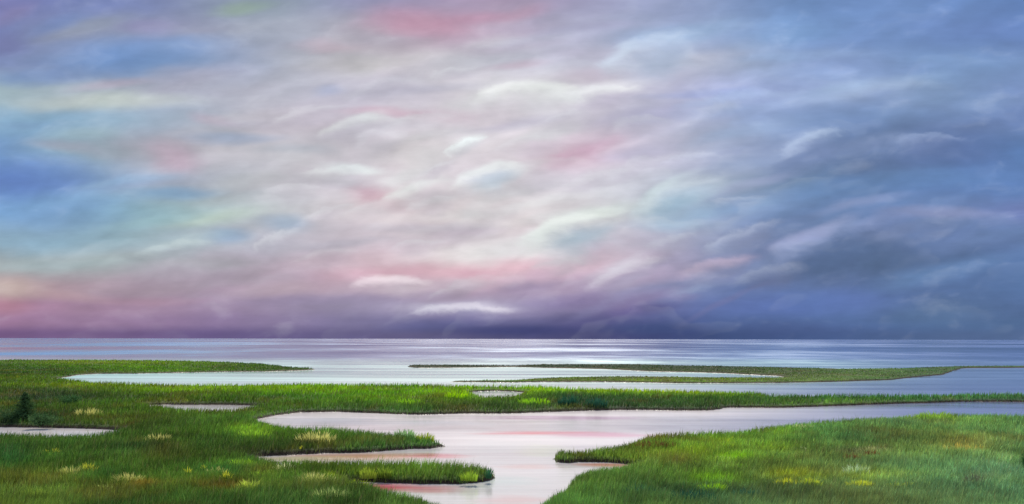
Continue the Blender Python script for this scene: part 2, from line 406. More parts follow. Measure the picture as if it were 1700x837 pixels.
LANDS['point'] = dict(h=0.36, poly=[g(*p) for p in
    [(921,762),(925,768.0),(945,769),(962,767.5),(1000,768),(1040,771),(1068,776),(1050,784),(1010,793),(975,800),(957,806),(945,812),(942,823),(928,833),(905,846),(880,870),(860,960),(850,1200),(860,2500)]]
    + [g(*p) for p in [(8000,2500),(3500,900),(2600,700)]]
    + [g(x, y, .48) for x, y in [(2600,686),(2000,686),(1700,686.5),(1640,685),(1600,684.5),(1540,685),(1500,688),(1400,694),(1330,698),(1260,706),(1200,713),(1150,715.5),(1100,716.5),(1060,722),(1040,730),(1015,736),(975,740)]] + [g(945,747,.36), g(930,754,.12)])
LANDS['far_bar'] = dict(h=0.16, poly=outline(
    [(684,605.5),(760,605.5),(850,606.5),(900,604.5),(1000,604.5),(1060,604.5),(1130,606.5),(1200,607.5),(1300,609.5),(1400,612),(1500,611),(1560,608.5),(1600,607.5),(1700,607),(2600,607)], .2,
    [(2600,610),(1700,610.5),(1600,611.5),(1582,616),(1568,622),(1515,627),(1480,631),(1420,633),(1350,635),(1290,636),(1200,636.5),(1130,636.5),(1000,634.5),(900,634.5),(850,635.5),(790,634.8),(730,634.6),(790,634)]
    + [g and (850,633.6),(885,631),(950,628.2),(1050,627.2),(1130,628),(1200,629),(1290,629),(1312,627.5),(1290,624.5),(1200,620),(1130,618),(1080,617),(1000,613),(900,611),(850,609.5),(740,611),(690,611),(674,609)]))
PONDS = {'meadow': [
    [g(*p) for p in [(-250,709),(0,709.5),(80,710.5),(150,712),(190,714),(214,716)]] + [g(200,718,.12), g(180,719,.25)] + [g(*p, .36) for p in [(150,720),(110,721.5),(60,720.5),(0,719.5),(-250,719)]],
    [g(*p) for p in [(228,675),(255,672.8),(280,672),(340,672.5),(400,673),(425,674.2),(446,675.5)]] + [g(425,676.5,.12), g(405,677.3,.25)] + [g(*p, .40) for p in [(380,678),(340,678.5),(310,678)]] + [g(275,677,.2)],
    [g(*p) for p in [(774,652.8),(790,650.4),(820,649.3),(850,650.3),(876,652.8)]] + [g(866,654,.15)] + [g(*p, .38) for p in [(850,655.2),(830,656.3),(808,656.3)]] + [g(790,654.8,.2)],
], 'spit': [], 'point': [], 'far_bar': []}


def land_sdf(name, x, y):
    s = sdf(x, y, LANDS[name]['poly'])
    for p in PONDS[name]:
        s = np.minimum(s, -sdf(x, y, p))
    amp = np.clip(0.35 + (y - 40) * 0.004, 0.3, 1.2)
    return s + amp * (fbm(x / 2.2, y / 2.2, 3) + 0.7 * fbm(x / 0.5, y / 0.6, 9))


def bank(name):
    return 0.19


def ground_z(name, x, y, s):
    w = 0.22 + 0.0012 * y
    t = np.clip((s + w) / (2 * w), 0, 1); t = t * t * (3 - 2 * t)
    b = bank(name)
    up = np.clip(s / 3.0, 0, 1)
    return -0.22 + (b + 0.22) * t + up * (0.10 * fbm(x / 4.0, y / 6.0, 21) + 0.05 * fbm(x / 0.7, y / 0.7, 22)) * (1 if b > .15 else .4)


# ------------------------------------------------------------------ colours that grow across the marsh
GX = np.array([0, 240, 480, 720, 960, 1200, 1440, 1700.0])
GY = np.array([600, 612, 625, 640, 652, 665, 680, 700, 725, 750, 780, 837.0])
GC = nlin(np.array([
 [(60,100,40),(75,115,30),(48,80,38),(24,50,32),(26,52,30),(32,64,34),(48,92,46),(55,95,75)],
 [(60,95,30),(80,125,20),(50,78,30),(30,56,28),(34,62,28),(38,68,36),(60,104,50),(60,100,70)],
 [(50,80,30),(60,100,30),(70,115,25),(60,100,25),(65,90,35),(70,90,45),(80,110,60),(70,110,80)],
 [(75,110,25),(85,125,25),(80,130,20),(75,130,20),(95,130,20),(100,140,30),(80,130,60),(75,130,80)],
 [(60,90,35),(75,115,25),(95,145,15),(90,145,20),(105,155,15),(120,165,15),(80,145,50),(80,140,70)],
 [(50,75,35),(55,85,25),(65,110,30),(75,120,25),(60,95,45),(55,95,40),(50,100,50),(60,105,70)],
 [(60,90,30),(65,100,30),(60,95,35),(60,90,40),(50,80,40),(50,80,45),(110,150,60),(100,150,80)],
 [(45,75,35),(65,95,35),(65,105,35),(65,105,40),(80,110,50),(95,135,55),(95,140,75),(85,130,85)],
 [(60,90,35),(60,90,35),(60,100,35),(60,90,50),(75,115,50),(85,130,50),(85,125,75),(95,140,90)],
 [(60,90,35),(55,90,35),(55,85,35),(65,105,45),(70,110,45),(90,130,50),(95,130,75),(100,140,90)],
 [(55,90,35),(60,95,40),(65,105,40),(85,115,45),(80,110,50),(90,125,55),(90,125,80),(90,135,95)],
 [(80,110,50),(60,95,40),(60,95,45),(75,110,50),(80,120,55),(70,105,70),(90,120,80),(90,135,100)]], float))
PATCH = [  # x, y, rx, ry, colour, strength: stands of other species and dead growth
 (120,662,60,9,(42,62,35),.6),(55,665,50,14,(40,65,42),.6),(60,700,70,10,(35,70,45),.6),(190,703,60,6,(60,60,30),.6),
 (430,650,120,6,(105,150,12),.7),(300,650,90,4,(95,140,22),.5),(120,645,100,4,(95,130,22),.6),(170,604,110,3,(110,140,18),.7),
 (330,603,70,2.5,(90,135,20),.5),(90,618,60,4,(40,75,35),.6),(1130,653,100,4,(135,175,12),.8),(1020,651,80,4,(110,155,12),.6),
 (1440,655,150,2.5,(95,165,55),.6),(760,656,60,7,(120,165,20),.4),(985,672,60,9,(38,72,48),.7),(945,665,30,8,(35,75,50),.5),
 (620,668,60,8,(95,145,20),.5),(420,722,40,8,(115,165,45),.6),(330,700,40,10,(70,115,50),.4),(520,728,60,10,(75,125,45),.3),
 (270,760,30,12,(80,70,28),.6),(280,772,50,9,(50,62,30),.5),(225,758,60,10,(42,80,48),.5),(10,770,30,24,(38,90,50),.6),
 (150,800,50,10,(40,95,50),.5),(430,795,35,9,(95,85,35),.6),(240,820,40,5,(112,100,45),.7),(370,822,45,10,(85,75,38),.7),
 (380,795,60,10,(40,105,55),.5),(560,780,50,7,(85,90,35),.5),(590,805,45,7,(120,140,18),.8),(520,826,60,8,(95,95,50),.4),
 (40,815,60,14,(80,85,35),.5),(440,760,90,6,(45,55,30),.7),(620,735,60,6,(50,95,40),.4),(700,790,60,8,(85,125,30),.4),
 (1085,738,48,7,(72,60,35),.8),(1020,750,50,6,(70,85,40),.5),(1140,785,20,6,(85,75,50),.7),(1150,765,30,8,(115,150,40),.5),
 (1200,745,20,4,(120,175,40),.7),(1225,775,25,6,(115,180,30),.8),(1290,727,35,8,(115,165,50),.6),(1285,755,25,8,(120,165,50),.6),
 (1185,812,35,8,(120,180,30),.8),(1140,835,60,12,(50,88,55),.6),(1060,820,35,10,(48,88,50),.6),(1310,804,30,7,(145,172,42),.6),
 (1350,806,26,7,(125,160,50),.5),(1435,804,40,7,(130,160,60),.5),(1500,806,36,6,(120,150,75),.5),(1550,693,36,9,(118,160,60),.6),
 (1480,712,60,8,(75,115,90),.6),(1600,745,45,10,(135,145,85),.7),(1420,762,30,6,(85,90,70),.7),(1455,756,22,5,(85,85,65),.6),
 (1420,785,28,6,(100,135,100),.4),(1370,800,50,6,(100,110,70),.4),(1670,790,60,30,(95,135,110),.5),(1620,812,30,8,(90,105,85),.5),
 (1700,765,14,16,(30,85,45),.4),(1700,695,20,12,(75,115,75),.5),(1240,700,60,8,(90,130,60),.3),(960,758,50,8,(40,70,40),.6),
 (1120,810,80,14,(95,135,55),.4),(1000,820,50,12,(80,115,45),.3),
]


def grass_colour(x, y):
    py = hor(850) + H * F / y
    px = 850 + x / y * F
    py2 = py + 2.2 * fbm(px / 60, py / 8, 50) * np.clip((py - 600) / 40, 0.4, 4)
    px2 = px + 60 * fbm(px / 40, py / 10, 51)
    ix = np.clip(np.searchsorted(GX, px2) - 1, 0, len(GX) - 2); iy = np.clip(np.searchsorted(GY, py2) - 1, 0, len(GY) - 2)
    fx = np.clip((px2 - GX[ix]) / (GX[ix + 1] - GX[ix]), 0, 1)[:, None]
    fy = np.clip((py2 - GY[iy]) / (GY[iy + 1] - GY[iy]), 0, 1)[:, None]
    c = (GC[iy, ix] * (1 - fx) + GC[iy, ix + 1] * fx) * (1 - fy) + (GC[iy + 1, ix] * (1 - fx) + GC[iy + 1, ix + 1] * fx) * fy
    for (a, b, rx, ry, col, k) in PATCH:
        q = ((px2 - a) / rx) ** 2 + ((py2 - b) / ry) ** 2
        wgt = (k * np.exp(-q * 0.9))[:, None]
        c = c * (1 - wgt) + nlin(col) * wgt
    n = 1 + 1.3 * fbm(x / 1.6, y / 2.6, 60) + 0.8 * fbm(x / 0.45, y / 0.7, 64)
    n2 = fbm(x / 5.0, y / 9.0, 61)
    c = c * n[:, None] * (1 + np.stack([0.7 * n2, 0.25 * n2, -0.3 * n2], 1))
    dead = np.clip((fbm(x / 3.0, y / 5.5, 66) - 0.10) / 0.12, 0, 1)[:, None] * 0.38      # brown, flattened growth of last year
    c = c * (1 - dead) + nlin((92, 84, 42)) * dead
    return np.clip(c, 0.002, 1)


KA = np.array([2.30, 1.95, 1.50])      # leaf colour against its lit look in the photo's exposure


# ------------------------------------------------------------------ object helpers
def tag(o, label=None, cat=None, group=None, kind=None):
    if label: o['label'] = label
    if cat: o['category'] = cat
    if group: o['group'] = group
    if kind: o['kind'] = kind
    return o


def mesh_obj(name, verts, faces_loops, starts, mat, cols=None, smooth=False, parent=None):
    me = bpy.data.meshes.new(name)
    nv = len(verts); nl = len(faces_loops); nf = len(starts)
    me.vertices.add(nv); me.vertices.foreach_set('co', np.ascontiguousarray(verts, np.float32).ravel())
    me.loops.add(nl); me.loops.foreach_set('vertex_index', np.ascontiguousarray(faces_loops, np.int32))
    me.polygons.add(nf); me.polygons.foreach_set('loop_start', np.ascontiguousarray(starts, np.int32))
    me.update(calc_edges=True)
    if smooth:
        me.polygons.foreach_set('use_smooth', np.ones(nf, bool))
    if cols is not None:
        at = me.color_attributes.new('growth', 'FLOAT_COLOR', 'POINT')
        c4 = np.ones((nv, 4), np.float32); c4[:, :3] = cols
        at.data.foreach_set('color', c4.ravel())
    me.materials.append(mat)
    o = bpy.data.objects.new(name, me)
    COL.objects.link(o)
    if parent: o.parent = parent
    return o


def new_mat(name):
    m = bpy.data.materials.new(name); m.use_nodes = True
    return m, NT(m.node_tree)


def blade_material(name, transl=0.4):
    m, t = new_mat(name)
    at = t.n('ShaderNodeAttribute', attribute_name='growth')
    geo = t.n('ShaderNodeNewGeometry')
    nz = t.noise(geo.outputs['Position'], 1.3, 3, 0.6)
    hs = t.n('ShaderNodeHueSaturation')
    t.l(at.outputs['Color'], hs.inputs['Color'])
    t.l(t.rng(nz, 0.3, 0.7, 0.75, 1.25, 'LINEAR'), hs.inputs['Value'])
    df = t.n('ShaderNodeBsdfDiffuse'); tr = t.n('ShaderNodeBsdfTranslucent')
    t.l(hs.outputs[0], df.inputs['Color']); t.l(hs.outputs[0], tr.inputs['Color'])
    mx = t.n('ShaderNodeMixShader'); mx.inputs[0].default_value = transl
    t.l(df.outputs[0], mx.inputs[1]); t.l(tr.outputs[0], mx.inputs[2])
    gl = t.n('ShaderNodeBsdfGlossy'); gl.inputs['Roughness'].default_value = 0.5
    gl.inputs['Color'].default_value = (0.8, 0.8, 0.8, 1)
    m2 = t.n('ShaderNodeMixShader'); m2.inputs[0].default_value = 0.025
    t.l(mx.outputs[0], m2.inputs[1]); t.l(gl.outputs[0], m2.inputs[2])
    out = t.n('ShaderNodeOutputMaterial'); t.l(m2.outputs[0], out.inputs[0])
    return m


M_BLADE = blade_material('marsh_grass_blades')


def ground_material():
    m, t = new_mat('peat_and_thatch')
    at = t.n('ShaderNodeAttribute', attribute_name='growth')
    geo = t.n('ShaderNodeNewGeometry')
    sp = t.n('ShaderNodeSeparateXYZ'); t.l(geo.outputs['Position'], sp.inputs[0])
    nz = t.noise(geo.outputs['Position'], 2.5, 6, 0.65)
    nz2 = t.noise(geo.outputs['Position'], 14.0, 4, 0.6)
    mud = t.ramp(nz, [(0.3, (0.03, 0.02, 0.011)), (0.55, (0.06, 0.04, 0.02)), (0.8, (0.11, 0.075, 0.035))])
    hgt = t.m('ADD', sp.outputs[2], t.m('MULTIPLY', t.m('SUBTRACT', nz, 0.5), 0.12))
    f = t.rng(hgt, 0.08, 0.17)
    thatch = t.mix(0.12, at.outputs['Color'], (0.07, 0.055, 0.025, 1))
    c = t.mix(f, mud, thatch)
    hs = t.n('ShaderNodeHueSaturation'); t.l(c, hs.inputs['Color'])
    t.l(t.rng(nz2, 0.3, 0.7, 0.6, 1.2, 'LINEAR'), hs.inputs['Value'])
    bs = t.n('ShaderNodeBsdfPrincipled'); t.l(hs.outputs[0], bs.inputs['Base Color'])
    t.l(t.rng(hgt, -0.02, 0.08, 0.3, 0.95), bs.inputs['Roughness'])
    bs.inputs['Specular IOR Level'].default_value = 0.25
    bp = t.n('ShaderNodeBump'); bp.inputs['Strength'].default_value = 0.8; bp.inputs['Distance'].default_value = 0.06
    t.l(nz2, bp.inputs['Height']); t.l(bp.outputs[0], bs.inputs['Normal'])
    out = t.n('ShaderNodeOutputMaterial'); t.l(bs.outputs[0], out.inputs[0])
    return m


M_GROUND = ground_material()

# ------------------------------------------------------------------ marsh ground and islands
tx = np.concatenate([np.linspace(-2300, -60, 70, endpoint=False), np.arange(-60, 1762, 4.0), np.linspace(1764, 4000, 70)])
ty = np.concatenate([np.geomspace(5.0, 24.0, 30, endpoint=False), np.geomspace(24.0, 300.0, 620)])
tan = (tx - 850) / F


def build_land(name):
    TX, D = np.meshgrid(tan, ty)
    x = (TX * D).ravel(); y = D.ravel()
    s = land_sdf(name, x, y)
    z = ground_z(name, x, y, s)
    keep = s > -(1.0 + 0.008 * y)
    nr, nc = len(ty), len(tan)
    idx = np.arange(nr * nc).reshape(nr, nc)
    q = np.stack([idx[:-1, :-1], idx[:-1, 1:], idx[1:, 1:], idx[1:, :-1]], -1).reshape(-1, 4)
    q = q[keep[q].any(1)]
    used, inv = np.unique(q, return_inverse=True)
    vx = np.stack([x[used], y[used], z[used]], 1)
    cols = grass_colour(x[used], y[used]) * KA * 0.55
    nm = {'spit': 'marsh_island', 'meadow': 'marsh_ground', 'point': 'marsh_ground', 'far_bar': 'marsh_island'}[name]
    o = mesh_obj(nm, vx, inv.ravel(), np.arange(len(q)) * 4, M_GROUND, cols, True)
    tag(o, {'spit': 'long low green spit on the far left running out into the lagoon to a dark tip',
            'meadow': 'wide green salt marsh meadow at left whose fingers reach into the creek',
            'point': 'broad grey-green grassy marsh filling the lower right, rounded point into the creek',
            'far_bar': 'thin dark outermost strips of marsh at centre and right before the open sea'}[name], kind='structure')
    return s.reshape(nr, nc)


def grow(name, n, v0, v1, x0=-160, x1=1860):
    """blades of marsh grass over one piece of land"""
    px = rng.uniform(x0, x1, n); v = rng.uniform(v0, v1, n)
    d = H * F / v
    x = (px - 850) / F * d; y = d
    s = land_sdf(name, x, y)
    ok = s > (-0.04 + 0.16 * rng.random(n))
    x, y, s = x[ok], y[ok], s[ok]; n = len(x)
    z = ground_z(name, x, y, s) - 0.03
    hl = LANDS[name]['h']
    patch = 1 + 0.9 * fbm(x / 3, y / 5, 71)
    h = hl * (0.55 + 0.75 * rng.random(n)) * np.clip(0.55 + s / 1.5, 0.55, 1) * patch
    stalk = rng.random(n) < (0.035 if hl > .3 else 0.0)      # last year's seed stalks standing above the rest
    h = np.where(stalk, h * 1.45, h)
    wd = np.maximum(0.011, 0.95 * y / F) * (0.6 + 0.8 * rng.random(n))
    yaw = rng.uniform(0, 2 * pi, n)
    ld = rng.normal(0.35 * pi * fbm(x / 6, y / 9, 72) * 4, 0.9, n)      # combed by the wind
    lean = h * (0.10 + 0.38 * rng.random(n) ** 1.5)
    wx, wy = np.cos(yaw) * wd / 2, np.sin(yaw) * wd / 2
    lx, ly = np.cos(ld) * lean, np.sin(ld) * lean
    vs = np.empty((n, 5, 3), np.float32)
    for k, (sg, hh, ll, ww) in enumerate([(-1, 0, 0, 1), (1, 0, 0, 1), (1, .55, .3, .75), (-1, .55, .3, .75), (0, 1, 1, 0)]):
        vs[:, k, 0] = x + sg * wx * ww + lx * ll
        vs[:, k, 1] = y + sg * wy * ww + ly * ll
        vs[:, k, 2] = z + h * hh * (1 if k < 4 else 0.97)
    c = grass_colour(x, y) * KA
    var = np.exp(rng.normal(-0.05, 0.34, n)).clip(0.35, 2.3)
    hue = rng.normal(0, 0.10, n)
    c = c * var[:, None] * np.stack([1 + hue, np.ones(n), 1 - hue], 1)
    dry = rng.random(n) < (0.0 if name == 'far_bar' else 0.035)
    c[dry] = c[dry] * 0.4 + np.array([0.30, 0.26, 0.11]) * 0.6
    c[stalk] = c[stalk] * 0.75 + np.array([0.30, 0.27, 0.13]) * 0.25
    cc = np.repeat(c[:, None, :], 5, 1)
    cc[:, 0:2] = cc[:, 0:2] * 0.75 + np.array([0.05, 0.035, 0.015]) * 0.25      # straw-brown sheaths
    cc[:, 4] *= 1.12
    base = (np.arange(n) * 5)[:, None]
    loops = (base + np.array([[0, 1, 2, 3, 3, 2, 4]])).ravel()
    st = (np.arange(n)[:, None] * 7 + np.array([[0, 4]])).ravel()
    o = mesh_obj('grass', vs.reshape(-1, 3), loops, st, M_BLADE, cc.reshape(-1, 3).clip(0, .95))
    tag(o, {'spit': 'short yellow-green grass covering the far left spit',
            'meadow': 'green marsh grass covering the wide left meadow and its creek fingers',
            'point': 'grey-green marsh grass covering the broad point at lower right',
            'far_bar': 'low dark grass on the thin far strips before the sea'}[name], 'grass', kind='stuff')
    return o


for nm in LANDS:
    build_land(nm)
grow('spit', 60000, 33, 72, -160, 560)
grow('far_bar', 70000, 41, 76, 650, 1860)
grow('meadow', 640000, 50, 330)
grow('point', 330000, 118, 330, 850, 1860)

# ------------------------------------------------------------------ water
SKY_REFLECT = [  # photo x, y, half width, half depth, colour, strength of each painted sky reflection
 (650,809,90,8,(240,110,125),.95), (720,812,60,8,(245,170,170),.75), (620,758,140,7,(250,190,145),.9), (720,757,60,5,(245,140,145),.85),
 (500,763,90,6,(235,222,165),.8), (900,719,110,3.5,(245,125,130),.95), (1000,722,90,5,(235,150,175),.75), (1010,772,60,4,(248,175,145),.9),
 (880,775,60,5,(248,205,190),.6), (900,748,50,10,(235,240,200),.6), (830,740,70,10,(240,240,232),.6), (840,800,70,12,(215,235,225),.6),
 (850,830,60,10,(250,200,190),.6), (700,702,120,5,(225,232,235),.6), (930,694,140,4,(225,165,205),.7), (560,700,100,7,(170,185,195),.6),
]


def water_material():
    m, t = new_mat('tidal_water')
    geo = t.n('ShaderNodeNewGeometry')
    sp = t.n('ShaderNodeSeparateXYZ'); t.l(geo.outputs['Position'], sp.inputs[0])
    x, y = sp.outputs[0], sp.outputs[1]
    # wind streaks and slicks, long across the view, at several sizes
    vec = t.comb(t.m('MULTIPLY', x, 0.12), y, 0)
    n1 = t.noise(vec, 0.9, 5, 0.6)
    n2 = t.noise(t.comb(t.m('MULTIPLY', x, 0.05), t.m('MULTIPLY', y, 0.35), 3), 0.25, 6, 0.62)
    n3 = t.noise(t.comb(t.m('MULTIPLY', x, 0.55), t.m('MULTIPLY', y, 0.35), 7), 0.008, 7, 0.68)
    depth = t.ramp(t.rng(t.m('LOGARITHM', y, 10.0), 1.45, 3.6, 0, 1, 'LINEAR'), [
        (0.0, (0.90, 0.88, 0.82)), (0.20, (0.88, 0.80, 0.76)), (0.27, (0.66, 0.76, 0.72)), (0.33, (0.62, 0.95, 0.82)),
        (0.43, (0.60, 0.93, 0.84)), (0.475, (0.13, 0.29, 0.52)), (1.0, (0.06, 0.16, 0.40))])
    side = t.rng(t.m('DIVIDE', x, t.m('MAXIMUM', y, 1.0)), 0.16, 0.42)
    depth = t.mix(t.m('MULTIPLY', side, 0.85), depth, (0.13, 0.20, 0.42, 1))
    # rosy and cream sky reflections, painted into the water's base colour
    for (sx, sy, sw, sh, col, kk) in SKY_REFLECT:
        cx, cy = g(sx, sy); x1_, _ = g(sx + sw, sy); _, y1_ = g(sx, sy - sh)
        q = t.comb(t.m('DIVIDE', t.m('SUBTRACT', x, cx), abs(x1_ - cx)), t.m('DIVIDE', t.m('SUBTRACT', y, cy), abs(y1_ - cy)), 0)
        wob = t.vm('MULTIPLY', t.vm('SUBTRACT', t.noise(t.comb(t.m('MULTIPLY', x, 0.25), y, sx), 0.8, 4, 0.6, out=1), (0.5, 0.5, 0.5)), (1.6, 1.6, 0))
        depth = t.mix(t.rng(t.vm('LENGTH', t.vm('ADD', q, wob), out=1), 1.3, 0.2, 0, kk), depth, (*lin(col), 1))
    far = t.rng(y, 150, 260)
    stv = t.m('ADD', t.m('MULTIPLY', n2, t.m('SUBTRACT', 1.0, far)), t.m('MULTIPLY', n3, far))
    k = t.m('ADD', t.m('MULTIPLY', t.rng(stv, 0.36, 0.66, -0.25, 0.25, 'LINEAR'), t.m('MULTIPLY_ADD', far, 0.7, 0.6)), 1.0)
    hs = t.n('ShaderNodeHueSaturation'); t.l(depth, hs.inputs['Color']); t.l(k, hs.inputs['Value'])
    bs = t.n('ShaderNodeBsdfPrincipled')
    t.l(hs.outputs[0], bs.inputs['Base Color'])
    bs.inputs['IOR'].default_value = 1.333
    # wind-roughened lanes glitter, slicks stay smooth; the open sea is rougher than the creeks
    rough = t.m('ADD', t.rng(stv, 0.40, 0.62, 0.10, 0.22, 'LINEAR'), t.m('MULTIPLY', far, t.rng(stv, 0.49, 0.60, -0.03, 0.15)))
    t.l(rough, bs.inputs['Roughness'])
    bp = t.n('ShaderNodeBump'); bp.inputs['Strength'].default_value = 0.5; bp.inputs['Distance'].default_value = 0.05
    hgt = t.m('ADD', n1, t.m('ADD', t.m('MULTIPLY', n2, 2.0), t.m('MULTIPLY', n3, 40.0)))
    t.l(hgt, bp.inputs['Height']); t.l(bp.outputs[0], bs.inputs['Normal'])
    out = t.n('ShaderNodeOutputMaterial'); t.l(bs.outputs[0], out.inputs[0])
    return m


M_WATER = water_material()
R = 120000.0
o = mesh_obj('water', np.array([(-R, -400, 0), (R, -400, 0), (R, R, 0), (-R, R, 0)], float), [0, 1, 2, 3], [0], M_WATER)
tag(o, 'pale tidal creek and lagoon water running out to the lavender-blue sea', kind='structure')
sb, t = new_mat('seabed')
bs = t.n('ShaderNodeBsdfPrincipled'); bs.inputs['Base Color'].default_value = (0.12, 0.1, 0.07, 1)
out = t.n('ShaderNodeOutputMaterial'); t.l(bs.outputs[0], out.inputs[0])
# dry ground of the marsh under and behind the viewer
zz = 0.17
o = mesh_obj('marsh_ground', np.array([(-80, -60, zz), (80, -60, zz), (80, 5.05, zz), (-80, 5.05, zz)], float), [0, 1, 2, 3], [0], M_GROUND,
             np.tile(nlin((70, 105, 45)), (4, 1)))
tag(o, 'grassy marsh ground behind the creek mouth', kind='structure')

# ------------------------------------------------------------------ single tufts, each one a thing
def tuft(x, y, width, height, col, nb, label, cat='grass tuft', name='grass_tuft', spread=0.5, group=None, lean=0.0, thick=1.0):
    gx, gy = g(x, y, 0.18)
    ppm = F / gy
    W, Ht = width / ppm, (height * 1.25 + min(3, height * 0.2)) / ppm
    r = np.random.default_rng(int(x * 7 + y))
    n = nb
    a = r.uniform(0, 2 * pi, n); rr = np.sqrt(r.random(n))
    bx = np.cos(a) * rr * W / 2; by = np.sin(a) * rr * W * 0.32
    h = Ht * (0.55 + 0.5 * r.random(n)) * (1.0 - 0.35 * rr ** 2)
    wd = max(0.012, 1.05 / ppm) * (0.6 + 0.7 * r.random(n)) * thick
    yaw = r.uniform(-1.0, 1.0, n)
    lx = (bx / (W / 2 + 1e-6)) * spread * h * 0.7 + r.normal(lean, 0.12, n) * h
    ly = by / (W / 2 + 1e-6) * spread * h + r.normal(0, 0.1, n) * h
    wx, wy = np.cos(yaw) * wd / 2, np.sin(yaw) * wd / 2
    prof = [(0, 0, 1), (.4, .15, .95), (.75, .5, .75)]
    vs = np.empty((n, 7, 3))
    k = 0
    for hh, ll, ww in prof:
        for sg in (-1, 1):
            vs[:, k, 0] = bx + sg * wx * ww + lx * ll; vs[:, k, 1] = by + sg * wy * ww + ly * ll; vs[:, k, 2] = h * hh; k += 1
    vs[:, 6, 0] = bx + lx; vs[:, 6, 1] = by + ly; vs[:, 6, 2] = h * 0.97
    c = nlin(col) * KA
    cc = np.repeat((c[None] * r.normal(1, .16, n).clip(.6, 1.5)[:, None])[:, None, :], 7, 1)
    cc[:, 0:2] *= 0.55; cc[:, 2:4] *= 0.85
    base = (np.arange(n) * 7)[:, None]
    loops = (base + np.array([[0, 1, 3, 2, 2, 3, 5, 4, 4, 5, 6]])).ravel()
    st = (np.arange(n)[:, None] * 11 + np.array([[0, 4, 8]])).ravel()
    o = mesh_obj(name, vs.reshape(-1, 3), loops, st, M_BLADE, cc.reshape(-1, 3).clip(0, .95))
    o.location = (gx, gy, 0.15)
    tag(o, label, cat, group or 'tufts standing out of the marsh grass')
    return o


